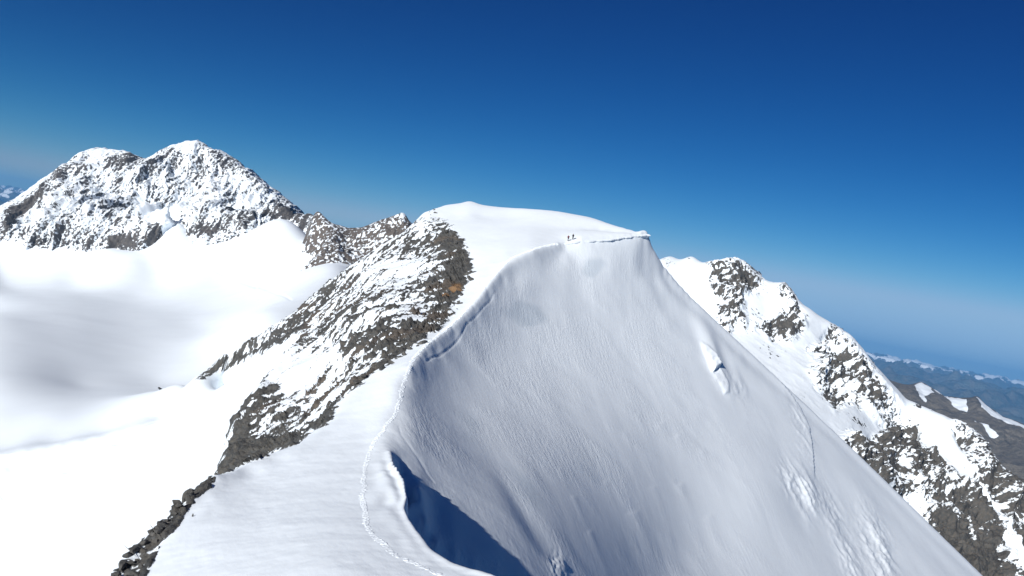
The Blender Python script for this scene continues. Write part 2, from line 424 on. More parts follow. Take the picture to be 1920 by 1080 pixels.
# masks --------------------------------------------------------------
rockpoly = [(775,418),(757,432),(740,448),(700,470),(655,498),(600,541),(560,578),(520,603),(470,638),(420,664),(395,688),(360,716),(372,708),(430,690),(500,655),(540,640),(560,625),(545,655),(515,690),(495,712),(470,742),(452,765),(440,790),(428,830),(414,870),(405,896),
            (440,884),(480,866),(520,846),(562,834),(585,806),(612,797),(630,760),(665,722),(700,702),(730,680),(770,655),(800,632),(830,612),(850,590),(842,578),(865,552),(872,520),(886,505),(880,480),(872,452),(852,432),(840,415),(822,406),(800,412),(790,408)]
sd = polysd(px, py, rockpoly)
near = (Y > 100) & (Y < 400) & (X < 0)
sd = np.where(near, sd, -200.0)
rub = [(404,893),(380,905),(352,926),(330,945),(305,965),(296,985),(270,1010),(240,1035),(215,1062),(206,1090),(270,1092),(300,1030),(318,1000),(336,985),(352,955),(380,925),(405,903)]
sdr = polysd(px, py, rub); sdr = np.where((Y < 108) & (X < 0), sdr, -200.0)
# strata frame: long axis runs along the beds of the rock face
a_ = pt(560, 700, 212); b_ = pt(800, 490, 268)
e1 = (b_ - a_) / np.linalg.norm(b_ - a_); e3 = np.cross(e1, [0.2, 0.3, 1]); e3 /= np.linalg.norm(e3); e2 = np.cross(e3, e1)
def fr(P_, l1, l2, l3): return (P_ @ e1) / l1, (P_ @ e2) / l2, (P_ @ e3) / l3
u = fr(P, 9.0, 1.6, 2.4)
M1 = (sd > -40) | (sdr > -60)
wob = on(M1, noise, (u[0] * .6, u[1] * .5, u[2] * .5), 91) * .9
rk = on(M1, fbm, (u[0] + wob, u[1] + wob * .6, u[2]), 5, 11, 0.6) * 1.1
u = fr(P, 2.2, 0.7, 0.9); rk2 = on(M1, fbm, u, 4, 51, 0.6)
big = on(M1, noise, (X / 34, Y / 34, Z / 34), 77)
# cover: more bare towards the lower-right border, more snow in the upper middle
bare = -0.19 + 0.30 * sstep(-np.abs(sd - 10), -38, 0) + 0.22 * big
bare = bare + 0.55 * np.exp(-(((px - 850) / 60) ** 2 + ((py - 500) / 62) ** 2)) + 0.45 * np.exp(-(((px - 740) / 75) ** 2 + ((py - 640) / 38) ** 2)) \
     + 0.42 * np.exp(-(((px - 432) / 24) ** 2 + ((py - 835) / 60) ** 2)) + 0.35 * np.exp(-(((px - 520) / 60) ** 2 + ((py - 825) / 30) ** 2)) \
     - 0.42 * np.exp(-(((px - 560) / 60) ** 2 + ((py - 690) / 50) ** 2)) - 0.3 * np.exp(-(((px - 720) / 90) ** 2 + ((py - 500) / 26) ** 2)) - 0.25*np.exp(-(((px - 800) / 40) ** 2 + ((py - 425) / 16) ** 2))
edgev = sd + 9 * on(M1, fbm, (X / 5, Y / 5, Z / 5), 3, 31)
rock1 = rk * 0.8 + rk2 * 0.6 + bare
rock1 = np.minimum(rock1, edgev / 14.0)
rr_ = on(sdr > -60, fbm, (X / 2.2, Y / 2.2, Z / 2.2), 4, 63, .6)
rock2 = np.minimum(rr_ * 1.0 + 0.22, (sdr + 7 * rr_) / 9.0)
rock = np.maximum(rock1, rock2)
rock = np.where(M1, rock, -2.0)
amp = np.where(sdr > -25, 0.7, 1.8)
cr = on(M1, ridged, (X / 3.1, Y / 3.1, Z / 3.1), 4, 15)
disp = np.clip(rock, 0, 1.3) * amp * (0.6 + 0.75 * cr) - 0.45 * amp * sstep(np.maximum(sd, sdr), 0, 16)
disp = disp + 1.4 * on(M1, noise, (X / 14, Y / 14, Z / 14), 5) * sstep(sd, 0, 30)
# snow relief ---------------------------------------------------------
facepoly = [(735,835),(745,775),(775,700),(812,655),(860,612),(905,565),(935,525),(965,490),(1010,472),(1060,458),(1130,450),(1213,440),(1300,560),(1500,748),(1900,1130),(1940,1300),(1000,1300),(930,1082),(848,1062),(790,1010),(766,955),(764,905),(745,870)]
sf = polysd(px, py, facepoly); sf = np.where((Y > 66) & (Y < 358), sf, -100)
fm = sstep(sf, 0, 45)
def onface(a, b):
    h, v = hv(a, b); return pt(a, b, fdepth(h, v))
fall = onface(1180, 940) - onface(1110, 770); fall /= np.linalg.norm(fall)
acr = onface(1250, 700) - onface(1000, 900);  acr = acr - fall * (acr @ fall); acr /= np.linalg.norm(acr)
sa, st = P @ acr, P @ fall
MF = sf > -2; zz = X * 0 + .37
s1 = on(MF, noise, (sa / 9.0, st / 60.0, zz), 21); s2 = on(MF, noise, (sa / 2.6 + .4*s1, st / 26.0, zz), 22); s3 = on(MF, noise, (sa / 1.0, st / 11.0, zz), 23)
lump = on(MF, noise, (sa / 30, st / 45, zz), 24)
msk = sstep(on(MF, noise, (sa / 16, st / 38, zz), 25), -.1, .45)
disp = disp + fm * (0.07 * s1 + 0.30 * lump + 0.018 * s2 * (0.4 + msk) + 0.006 * s3 * msk)
# long streaks that start sharply and run out
def blob(cx, cy, rx, ry, ang=0):
    a = radians(ang); dx, dy = px - cx, py - cy
    return np.exp(-(((dx * cos(a) + dy * sin(a)) / rx) ** 2 + ((-dx * sin(a) + dy * cos(a)) / ry) ** 2))
fx = np.where(sf > -20, 1.0, 0.0)
disp = disp + 0.35 * fx * (4.5 * blob(1332, 655, 14, 55, -22) + 1.3 * blob(1362, 720, 13, 28, -22) + 1.0 * blob(1385,715,7,30,-22) + 1.6 * blob(1640, 1010, 14, 60, -20) + 1.1 * blob(1515, 920, 16, 40, -15)
        - 1.3 * blob(985, 960, 20, 110, -30) - .8 * blob(880, 800, 40, 100, -28) + .9 * blob(1400, 930, 45, 200, -15) - .8 * blob(1480, 900, 14, 90, -15) - 0.8*blob(1130,880,50,160,-22)
        - 1.3 * blob(1570, 960, 18, 90, -28) + 1.2 * blob(1600, 900, 16, 120, -35)- .9 * blob(1505, 930, 5, 22, -10))
for cx, cy, w_, l_, a_ in ((1250,820,5,34,.30),(1283,850,5,40,.30),(1180,830,3,26,.18),(1205,800,3,30,.2),(1292,945,5,46,.32),(1235,935,4,30,.2),(1345,1010,6,50,.25),(1150,930,3,36,.18),(1090,960,3,40,.18),(1210,1010,7,60,.25),(1060,900,3,30,.15),(1120,1030,4,40,.2),(1330,880,5,44,.22)):
    an = radians(-22); dx, dy = px - cx, py - cy; al = -dx * sin(an) * -1 + dy * cos(an); ac_ = dx * cos(an) + dy * sin(an)
    al = dy * cos(an) - dx * sin(an)
    disp = disp + fx * a_ * 0.42 * np.exp(-(ac_ / (w_ * 1.7)) ** 2) * sstep(al + 2.5 * noise(px / 6, py / 6, None, 71), -l_, -l_ + 9) * np.exp(-np.clip(al + l_, 0, None) / (l_ * 1.2))
def serac(poly, top, bot, amp, sharp=2.0):
    global disp
    q = polysd(px, py, poly); disp = disp + fx * amp * sstep(q, -sharp * .5, sharp) * (0.15 + 0.85 * np.clip((py - top) / (bot - top), 0, 1)) * (1 + .25 * noise(px / 7, py / 7, None, 61))
serac([(1311,640),(1322,650),(1336,668),(1346,690),(1334,699),(1327,682),(1317,660)], 640, 695, 1.7)
serac([(1345,690),(1356,703),(1364,722),(1366,738),(1356,741),(1349,722),(1341,702)], 690, 738, .5, 3)
serac([(1372,706),(1380,716),(1385,738),(1378,740),(1371,722)], 706, 738, .25, 3)
rough = blobs_ = 0
for cx, cy, rx, ry, w_ in ((1645,1035,22,70,1.0),(1512,925,18,40,.8),(1592,1050,16,50,.6),(1480,900,14,34,.5),(1500,800,14,50,.35),(1385,730,12,24,.35),(1045,1060,14,24,.6),(1560,960,16,40,.4),(1345,700,10,30,.5)):
    rough = rough + w_ * blob(cx, cy, rx, ry, -18)
cx_ = on(sf > -2, ridged, (sa / 5.0, st / 13.0, zz), 4, 72)
disp = disp + fx * np.clip(rough, 0, 1) * (1.5 * np.clip(cx_ - .15, 0, 1) + .25 * noise(px / 5, py / 9, None, 73))
ice = 0.9 * blob(990, 588, 48, 24, 8) + 0.75 * blob(1112, 500, 26, 24) + .45 * blob(880, 800, 40, 70, -20) + .5 * blob(1000, 950, 50, 120, -28) + .35 * blob(1120, 860, 70, 90, -20)
ice = sstep(ice + .16 * on(sf > -2, noise, (X / 6, Y / 8, Z / 6), 66), .28, .62) * sstep(sf, -2, 6)
# ledge line on the right of the face
ledge = [(1440,690),(1475,730),(1500,765),(1516,800),(1524,850),(1530,905)]
dl, sl, sg = linedist(px, py, ledge)
disp = disp + fx * np.where(sg > 0, 1, 0) * 0.5 * np.exp(-dl / 30) * sstep(sl, 0, 60) * (1 - sstep(sl, 210, 240))
# wandering crack below the track
crack = [(935,540),(918,565),(895,590),(875,608),(868,622),(858,640),(842,655),(820,668),(800,676)]
dc, sc_, _ = linedist(px, py + 2.2 * noise(px / 14, py / 14, None, 8), crack)
disp = disp - fx * 0.14 * np.exp(-(dc / 1.4) ** 2) * sstep(sc_, 0, 30) * (1 - sstep(sc_, 190, 205))
disp = disp + fx*0.5*np.exp(-np.abs(dc)/14)*np.where(px<900,1,1)*0
crack2 = [(748,800),(752,815),(762,830),(775,848),(785,862),(800,890),(812,905)]
dc, sc_, _ = linedist(px, py, crack2); disp = disp - fx * .04 * np.exp(-(dc / 2.2) ** 2)
# general soft snow
sn = 1 - np.clip(rock, 0, 1)
gl = sstep(Y, 300, 500)
soft = 0.10 * fbm(X / 26, Y / 26, Z / 26, 3, 41) + 0.05 * fbm(X / 3.5, Y / 3.5, None or X * 0, 3, 42)
disp = disp + (1 - fm) * (1 - gl) * soft * sstep(Y, 20, 50)
disp = disp + gl * (1.0 * fbm(X / 190, Y / 190, Z * 0, 3, 43) + .12 * noise(X / 40, Y / 30, None, 46))
for ln_ in ([(480,535),(510,545),(545,562)],[(395,470),(440,485),(480,500)],[(380,497),(430,520),(480,538)],[(150,862),(240,846),(330,838)],[(40,905),(140,888),(250,878)]):
    dc, sc_, _ = linedist(px, py + 2 * noise(px / 25, py / 25, None, 12), ln_)
    disp = disp - (Y > 240) * 0.0006 * Y * np.exp(-(dc / 2.0) ** 2)
# foreground sastrugi near the edge
disp = disp + (1 - sstep(Y, 110, 140)) * sstep(Y, 20, 40) * sn * (0.05 * fbm(X / 9.0, Y / 7.0, Z * 0, 2, 44) + 0.012 * fbm(X / 1.2, Y / 1.0, Z * 0, 2, 45))
# crevasse line and rough ice on the lower left slope
cre = [(-20,862),(60,853),(110,846),(160,836),(200,830),(265,824)]
dc, sc_, _ = linedist(px, py + 1.5 * noise(px / 20, py / 20, None, 9), cre)
disp = disp - (Y > 240) * 5.5 * np.exp(-(dc / 3.2) ** 4) * (1 - sstep(sc_, 250, 290))
disp = disp + (Y > 230) * (Y < 420) * 1.9 * fbm(X / 7, Y / 4, Z * 0, 3, 47) * (blob(90, 915, 170, 38, -8) + .4 * blob(300, 800, 120, 18, -20))
P = P + N * disp[..., None]
warm = sstep(on(M1, noise, (X / 13, Y / 13, Z / 13), 88), 0.25, 0.6) * 0.13 * (sd > 0)
warm = np.maximum(warm, .8 * np.exp(-(((px - 857) / 10) ** 2 + ((py - 540) / 6) ** 2) ** 2) * (sd > 0))
warm = np.maximum(warm, 1.0 * np.exp(-(((px - 836) / 5) ** 2 + ((py - 553) / 6) ** 2) ** 2) * (sd > 0))
pm_ = sstep(on(MF, noise, (X / 20, Y / 26, Z / 20), 68) + .5 * on(MF, noise, (X / 6, Y / 8, Z / 6), 69), -.35, .5)
streak = np.where(sf > 0, 0.14 + 0.42 * pm_ * (1 - .6 * sstep(px, 1300, 1480)), 0.0) * fm + (1 - fm) * 0.12
def row3(v, s): return tuple(float(c / s) for c in v)
nrm = np.cross(acr, fall)
near_mat = terrain_mat('snow_and_rock', 0.30, (0.100, 0.101, 0.098), (0.050, 0.052, 0.053), (0.120, 0.110, 0.094), jitter=0.35, edge=0.05, bump=1.3,
    strata=[row3(e1, 2.5), row3(e2, 0.8), row3(e3, 1.0)],
    streaks=[([row3(acr, 0.8), row3(fall, 6.0), row3(nrm, 5.0)], 0.55, 4), ([row3(acr, .5), row3(fall, 1.1), row3(nrm, 2.0)], 0.5, 4)], cshift=1.0)
Hf = X / Y
yb = np.interp(Hf, [-.63, -.5, -.42, -.36, -.33, -.2, -.05, 0.0, .02], [400, 395, 372, 350, 345, 400, 470, 520, 1e9])
isg = Y > yb
fmk = isg[:-1, :-1]
at = {'rock': rock, 'warm': warm, 'streak': streak, 'ice': ice}
ridge_o = mesh_from_grid('snow_ridge', P, near_mat, at, ~fmk)
glac_mat = terrain_mat('glacier_snow', 0.8, (0.20, 0.20, 0.195), (0.13, 0.13, 0.128), (0.24, 0.20, 0.155), jitter=0.1, bump=.3)
glac_o = mesh_from_grid('glacier', P, glac_mat, {'rock': rock * 0 - 2}, fmk)

# ================================================================== DISTANT MOUNTAINS
def tangent_noise(P, sx, sy, sz, o, seed, kind='r'):
    f = ridged if kind == 'r' else fbm
    return f(P[..., 0] / sx, P[..., 1] / sy, P[..., 2] / sz, o, seed)
def blobs(px, py, L):
    r = 0
    for cx, cy, rx, ry, w, *a in L:
        an = radians(a[0]) if a else 0
        dx, dy = px - cx, py - cy
        r = r + w * np.exp(-(((dx * cos(an) + dy * sin(an)) / rx) ** 2 + ((-dx * sin(an) + dy * cos(an)) / ry) ** 2))
    return r
FAR_ROCK = ((0.105, 0.100, 0.097), (0.06, 0.058, 0.058), (0.125, 0.112, 0.10))

# left mountain ------------------------------------------------------
skyL = [(-60,450,1750),(-20,420,1700),(0,396,1690),(20,382,1690),(45,362,1700),(70,345,1720),(95,330,1730),(117,313,1740),(133,306,1750),(145,291,1760),(165,283,1780),(190,279,1790),(215,284,1790),(235,285,1790),(250,291,1780),(272,295,1770),(292,291,1780),(305,285,1790),(322,275,1800),(345,268,1810),(362,265,1815),(375,267,1815),(395,276,1800),(430,297,1780),(460,317,1760),(490,338,1740),(520,362,1720),(540,380,1700),(560,396,1690),(580,411,1680),(600,420,1660),(625,428,1640),(660,440,1600)]
baseL = [(-60,500,1440),(0,457,1440),(50,466,1430),(100,463,1440),(160,458,1440),(210,455,1440),(250,468,1420),(285,462,1430),(312,440,1450),(320,412,1485),(335,408,1490),(350,430,1460),(380,448,1440),(430,455,1430),(462,440,1450),(500,418,1500),(560,418,1500),(600,440,1450),(640,470,1400)]
C2 = curve(skyL, 14) + curve(baseL, 30) + behind(skyL, 1.10, 120, 60) + behind(skyL, 1.35, 420, 80) + behind(baseL, 0.965, 90, 60)
for a, b, m, k in ((100,380,1560,0),(200,360,1620,0),(250,400,1540,0),(280,340,1660,0),(370,330,1700,0),(370,380,1600,0),(450,360,1660,0),(450,410,1540,0),(520,395,1600,0),(60,420,1530,0),(150,320,1690,0),(560,413,1590,0),(580,424,1580,0),(600,432,1560,0),(620,442,1530,0),(640,450,1500,0),(600,426,1620,0),(630,434,1590,0),(150,320,1690,0),(320,310,1730,0),(420,320,1720,0)):
    h, v = hv(a, b); C2.append((h, m, v))
F2 = RBF(C2, k=0.4, c=0.012)
P2 = grid(F2, -0.66, -0.13, 760, 1330, 2500, 520, 400)
N2 = normals(P2); a2, b2 = topix(P2.reshape(-1, 3)); a2 = a2.reshape(P2.shape[:2]); b2 = b2.reshape(P2.shape[:2])
Xa, Za = P2[..., 0], P2[..., 2]
sw = 20 * tangent_noise(P2, 90, 120, 120, 3, 106, 'f')
flute = ridged((Xa + sw) / 42, P2[..., 1] / 300, Za / 150, 4, 101, .55)
flute2 = ridged((Xa + sw) / 15, P2[..., 1] / 90, Za / 60, 3, 102, .5)
crag = tangent_noise(P2, 11, 16, 9, 4, 107)
ridgecut = np.interp(a2, [p[0] for p in skyL], [p[1] for p in skyL])
att = sstep(b2 - ridgecut, -3, 26) * 0.65 + 0.35
big2 = ridged((Xa + 2.2 * sw) / 120, P2[..., 1] / 400, Za / 320, 3, 109, .5)
P2 = P2 + N2 * ((22 * big2 + 13 * flute + 6.5 * flute2 + 3.2 * crag - 16) * att)[..., None]
fine = tangent_noise(P2, 3.2, 8, 4.2, 4, 103, 'f') + .40 * noise((Xa + sw * .5) / 6.5, P2[..., 1] / 60, Za / 42, 108); vert = ridged((Xa + sw) / 20, P2[..., 1] / 120, Za / 110, 3, 104); mid = tangent_noise(P2, 26, 40, 26, 3, 105, 'f')
st2 = 1 - normals(P2)[..., 2]; st2 = np.clip(st2 - np.median(st2[b2 < 440]), -.4, .4); sx2 = np.clip(normals(P2)[..., 0], -.6, .6)
dens = -0.36 + blobs(a2, b2, [(60,375,62,11,1.0,-36),(20,400,40,14,.7,-30),(120,318,30,12,.5,-40),(250,300,60,12,.5),(320,285,30,10,.4),(440,320,70,10,.35,35),(540,400,40,12,.5,40),(600,425,40,14,.7,20),(640,440,40,14,.7),
    (250,455,42,12,.85),(210,450,40,10,.5),(60,455,60,10,.4),(330,408,20,10,.6,40),(385,438,26,10,.85),(440,425,40,10,.6,-20),(520,408,55,8,.7),(300,430,14,18,.6),(160,440,50,12,.25),(220,340,10,50,.35),(375,320,8,60,.35),(410,310,26,18,.35,20),(300,380,30,10,.35,40),(160,330,8,40,.3),
    (285,395,16,16,-1.2),(300,400,20,18,-1.0),(200,445,26,8,-.4),(320,425,12,26,-2.0),(190,287,30,6,-.5),(355,278,20,8,-.4),(470,375,60,20,-.1)])
rock_2 = dens + 0.85 * fine - 0.20 * (vert - .2) + 0.30 * mid + 0.75 * st2 + 0.38 * sx2
below = linedist(a2, b2, [(p[0], p[1]) for p in baseL])
mL = terrain_mat('mountain_rock_and_snow', 1.1, *FAR_ROCK, jitter=0.75, edge=0.12, bump=1.2)
mesh_from_grid('mountain', P2, mL, {'rock': rock_2})

# rocky saddle between the left mountain and the ridge ----------------
skyK = [(585,415,1330),(600,420,1325),(618,428,1320),(640,429,1320),(660,430,1310),(680,428,1300),(700,419,1290),(720,410,1270),(738,403,1260),(750,399,1255),(758,400,1255),(764,408,1260),(770,417,1265),(790,440,1280),(830,480,1300)]
baseK = [(575,440,1290),(600,445,1240),(615,458,1180),(628,470,1150),(636,485,1120),(640,497,1100),(660,520,1080),(720,540,1080),(800,560,1090)]
C3 = curve(skyK, 10) + curve(baseK, 20) + behind(skyK, 1.08, 80, 30) + behind(skyK, 1.3, 300, 30) + behind(baseK, 0.88, 60, 40)
for a, b, m in ((680,460,1210),(720,440,1210),(700,490,1160),(650,455,1230),(750,450,1200)):
    h, v = hv(a, b); C3.append((h, m, v))
for yy_ in (1000, 1100, 1200, 1300, 1400):
    for hh_ in (-.262, -.25): C3.append((hh_, yy_, -.12))
F3 = RBF(C3, k=0.4, c=0.006)
P3 = grid(F3, -0.26, -0.07, 260, 950, 1700, 300, 300)
N3 = normals(P3); a3, b3 = topix(P3.reshape(-1, 3)); a3 = a3.reshape(P3.shape[:2]); b3 = b3.reshape(P3.shape[:2])
cut = np.interp(a3, [p[0] for p in skyK], [p[1] for p in skyK])
P3 = P3 + N3 * ((7 * tangent_noise(P3, 26, 40, 70, 5, 111) + 2.0 * tangent_noise(P3, 7, 9, 9, 3, 115) - 5) * (sstep(b3 - cut, -3, 20) * .85 + .15))[..., None]
rock_3 = 0.22 + 1.2 * tangent_noise(P3, 4, 6, 5, 4, 113, 'f') + .35 * tangent_noise(P3, 20, 30, 30, 3, 114, 'f') + blobs(a3, b3, [(690,470,30,16,-.45,-20),(755,402,6,5,-.8),(660,440,20,8,.3)])
mK = terrain_mat('brown_rock_and_snow', 1.3, (0.125, 0.108, 0.095), (0.08, 0.071, 0.064), (0.15, 0.125, 0.105), jitter=0.45, edge=0.10, bump=1.0)
mesh_from_grid('rocky_saddle', P3, mK, {'rock': rock_3})

# right mountain --------------------------------------------------------
skyR = [(1180,520,1150),(1215,505,1140),(1243,490,1130),(1258,484,1125),(1275,489,1120),(1297,482,1115),(1310,489,1110),(1330,492,1100),(1360,489,1095),(1378,485,1090),(1392,489,1085),(1410,503,1080),(1422,518,1078),(1440,527,1075),(1472,532,1070),(1485,545,1065),(1502,568,1060),(1530,588,1055),(1560,606,1050),(1598,633,1040),(1614,652,1035),(1640,685,1020),(1665,712,1010),(1700,748,1000),(1722,758,990),(1745,768,980),(1770,780,960),(1800,796,950),(1830,815,940),(1860,850,930),(1880,880,920),(1920,915,905),(1990,975,890),(2080,1060,880)]
C4 = curve(skyR, 16) + behind(skyR, 1.09, 90, 50) + behind(skyR, 1.35, 420, 60)
for a, b, m in ((1250,560,1000),(1300,540,1040),(1300,620,930),(1380,560,1010),(1350,620,950),(1400,640,930),(1450,580,1020),(1450,650,940),(1480,620,985),(1500,700,880),(1550,640,1000),(1560,720,900),(1520,660,950),(1600,700,960),(1600,780,850),(1650,760,930),(1650,830,850),(1700,800,950),(1700,860,860),(1560,800,800),(1640,880,780),(1750,820,930),(1780,870,890),(1830,900,880),(1800,940,830),(1700,950,790),(1850,960,840),(1900,960,870),(1800,1030,770),(1900,1050,780),(1920,1000,830),(1850,1079,740),(1700,1080,690),(1500,900,640),(1300,760,700),(1980,1080,800),(1950,1180,720),(1700,1250,600),(1400,1100,560)):
    h, v = hv(a, b); C4.append((h, m, v))
F4 = RBF(C4, k=0.4, c=0.012)
P4 = grid(F4, 0.10, 0.74, 720, 520, 1700, 700, 500)
N4 = normals(P4); a4, b4 = topix(P4.reshape(-1, 3)); a4 = a4.reshape(P4.shape[:2]); b4 = b4.reshape(P4.shape[:2])
cut = np.interp(a4, [p[0] for p in skyR], [p[1] for p in skyR])
# where rock shows
RP = [[(1330,494),(1378,486),(1400,497),(1412,510),(1428,520),(1430,535),(1420,547),(1405,545),(1392,560),(1386,590),(1392,592),(1394,612),(1380,605),(1366,622),(1362,622),(1350,607),(1347,590),(1350,565),(1340,540),(1336,510)],
      [(1470,534),(1482,550),(1496,572),(1506,595),(1504,615),(1495,628),(1478,640),(1450,638),(1432,625),(1414,610),(1418,605),(1448,603),(1462,590),(1468,570),(1465,545)],
      [(1565,615),(1590,635),(1612,660),(1632,690),(1650,715),(1672,740),(1690,762),(1703,790),(1720,800),(1729,830),(1715,845),(1690,838),(1670,805),(1650,795),(1630,770),(1605,755),(1588,750),(1570,765),(1556,745),(1530,720),(1522,695),(1530,672),(1515,655),(1540,645)],
      [(1590,808),(1625,830),(1640,820),(1690,795),(1705,812),(1728,832),(1724,842),(1752,850),(1768,868),(1784,885),(1790,900),(1815,905),(1835,890),(1826,862),(1808,835),(1780,792),(1795,785),(1825,805),(1850,835),(1870,870),(1890,880),(1960,900),(2000,1200),(1500,1200),(1600,950),(1560,850)],
      ]
rm = np.full(a4.shape, -100.0)
for q in RP: rm = np.maximum(rm, polysd(a4, b4, q))
rm = np.where((Y_ := P4[..., 1]) > 0, rm, rm)
big4 = tangent_noise(P4, 60, 90, 100, 5, 121); fn4 = tangent_noise(P4, 2.9, 5, 3.8, 4, 123, 'f'); md4 = tangent_noise(P4, 24, 30, 26, 3, 124, 'f')
rgh = sstep(rm, -14, 12)
P4 = P4 + N4 * ((1.5 + 24 * rgh) * (big4 - .4) * (sstep(b4 - cut, -3, 24) * .85 + .15) + rgh * 5.5 * tangent_noise(P4, 11, 14, 12, 4, 122))[..., None]
dens = -0.10 + blobs(a4, b4, [(1380,550,20,40,.25),(1345,600,14,30,.3),(1410,515,18,14,.5,30),(1375,590,20,20,.3),(1450,580,40,26,-.35),(1480,600,18,40,.35,-8),(1590,670,50,25,-.05),(1620,720,50,35,.3,40),(1560,640,40,20,-.15),(1680,820,60,30,.7),(1700,740,30,30,-.1),(1690,770,40,20,-.5),
      (1780,960,110,90,.28),(1720,880,80,30,.25),(1850,1050,120,70,.8),(1760,1050,80,50,.8),(1900,920,60,50,.35),(1820,830,30,30,.3),(1880,960,40,30,.1),
      (1870,970,16,40,-.8,-30),(1905,1040,10,50,-2.4,-30),(1640,860,40,12,.4,40),(1700,930,40,10,-.4,20),(1790,965,30,10,-.5,30),(1845,925,10,22,-.5,-35)])
n4b = normals(P4); st4b = np.clip(1 - n4b[..., 2] - np.median(1 - n4b[..., 2][rm > 0]), -.4, .4)
st4 = noise((P4[..., 0] * .8 + P4[..., 2] * .7) / 30, (P4[..., 2] * .8 - P4[..., 0] * .5) / 4.2, P4[..., 1] / 30, 127)
rock_4 = np.minimum(dens + 0.85 * fn4 + .35 * md4 + .55 * st4 + .8 * st4b + .35 * np.clip(n4b[..., 0], -.5, .6), (rm + 10 * md4 + 9 * fn4) / 14.0)
# scattered faint rocks outside
rock_4 = np.maximum(rock_4, -0.85 + .85 * fn4 + .5 * md4 + blobs(a4, b4, [(1250,500,10,12,.7),(1420,590,40,50,.25),(1470,740,90,60,.15),(1600,800,40,20,.1),(1740,840,10,6,.3),(1610,790,16,4,1.0,35),(1670,790,14,5,1.0,35),(1295,484,8,3,1.0),(1722,762,8,6,1.2),(1660,655,4,4,.5)]))
mR = terrain_mat('alpine_rock_and_snow', 0.9, (0.082, 0.079, 0.072), (0.042, 0.043, 0.041), (0.112, 0.098, 0.082), jitter=0.7, edge=0.09, bump=1.0)
mesh_from_grid('mountain', P4, mR, {'rock': rock_4})

# brown ridges beyond on the right ---------------------------------------
def ridge_range(name, sky_, base_, h0, h1, nc, y0, y1, nr, amp, sc, seed, rockfn, mat, drop=(150, 700), fac=(1.1, 1.4), mids=()):
    Cc = curve(sky_, 12) + behind(sky_, fac[0], drop[0], 40) + behind(sky_, fac[1], drop[1], 40) + curve(base_, 40)
    for a, b, m in mids:
        h, v = hv(a, b); Cc.append((h, m, v))
    Ff = RBF(Cc, k=0.4, c=0.008); Pp = grid(Ff, h0, h1, nc, y0, y1, nr, 400)
    Nn = normals(Pp); aa, bb = topix(Pp.reshape(-1, 3)); aa = aa.reshape(Pp.shape[:2]); bb = bb.reshape(Pp.shape[:2])
    ct = np.interp(aa, [p[0] for p in sky_], [p[1] for p in sky_])
    Pp = Pp + Nn * (amp * (tangent_noise(Pp, sc, sc * 1.3, sc * 1.3, 6, seed) - .3) * (sstep(bb - ct, -3, 20) * .8 + .2))[..., None]
    mesh_from_grid(name, Pp, mat, {'rock': rockfn(Pp, aa, bb)})
mB = terrain_mat('bare_brown_rock', 7.0, (0.16, 0.145, 0.12), (0.075, 0.072, 0.066), (0.22, 0.195, 0.16), jitter=0.12, edge=0.05, bump=1.5)
sky5 = [(1600,700,4300),(1660,712,4250),(1686,720,4200),(1700,722,4200),(1718,718,4180),(1728,717,4180),(1745,728,4150),(1770,745,4100),(1800,748,4080),(1822,747,4050),(1832,745,4050),(1850,762,4000),(1880,782,3950),(1920,798,3900),(2000,835,3850),(2100,880,3800)]
def rf5(Pp, a, b):
    sp = [[(1714,719),(1728,716),(1746,730),(1754,737),(1735,736),(1738,752),(1728,746),(1722,732)],
          [(1748,731),(1775,746),(1812,752),(1816,764),(1815,768),(1790,758),(1770,744)],
          [(1828,744),(1850,762),(1880,783),(1920,800),(2000,836),(2000,850),(1920,818),(1895,806),(1870,790),(1848,775),(1838,768),(1834,758)],
          [(1826,790),(1850,812),(1870,825),(1858,822),(1830,805)],[(1732,778),(1765,800),(1770,800),(1745,775)]]
    m = np.full(a.shape, -100.0)
    for q in sp: m = np.maximum(m, polysd(a, b, q))
    return 1.0 - 2.0 * sstep(m + 2.2 * tangent_noise(Pp, 60, 80, 80, 3, 133, 'f'), -1.2, 1.2)
ridge_range('brown_ridge', sky5, [(1600,900,2800),(1700,900,2700),(1800,950,2600),(1920,1000,2500),(2060,1060,2400)], 0.38, 0.76, 420, 2200, 7000, 330, 60, 420, 131, rf5, mB,
            mids=((1760,780,3700),(1820,800,3600),(1820,768,3850),(1900,850,3300),(1880,830,3500),(1740,800,3400)))
sky6 = [(1700,760,6000),(1780,775,6000),(1850,765,6000),(1880,772,6000),(1900,768,6000),(1930,780,6000),(2040,815,6000)]

# far blue ranges: a broad ground sheet with peaks out to the horizon -----
mF = terrain_mat('far_range', 60.0, (0.10, 0.11, 0.09), (0.045, 0.055, 0.045), (0.15, 0.135, 0.11), jitter=0.35, edge=0.10, bump=1.0)
def far_sheet(name, h0, h1, nc, y0, y1, nr, top, relief, sc, seed, snowline, base):
    hh = np.linspace(h0, h1, nc); yy = np.exp(np.linspace(math.log(y0), math.log(y1), nr))
    Hh, Yy = np.meshgrid(hh, yy); Xx = Hh * Yy
    t = (np.log(Yy) - math.log(y0)) / (math.log(y1) - math.log(y0))
    n_ = ridged(Xx / sc, Yy / sc, Xx * 0 + .3, 6, seed)
    n2 = noise(Xx / (sc * 3), Yy / (sc * 3), None, seed + 5)
    Zz = base + (top - base) * t ** 0.6 + relief * (n_ - 0.55 + 0.35 * n2)
    Pp = np.stack([Xx, Yy, Zz], -1)
    f_ = fbm(Xx / 420, Yy / 1200, Zz / 160, 4, seed + 9)
    big_ = noise(Xx / 2600, Yy / 4000, None, seed + 11)
    rk_ = (snowline - Zz) / 260.0 - 1.4 * f_ - .9 * big_ + 0.55
    return mesh_from_grid(name, Pp, mF, {'rock': rk_})
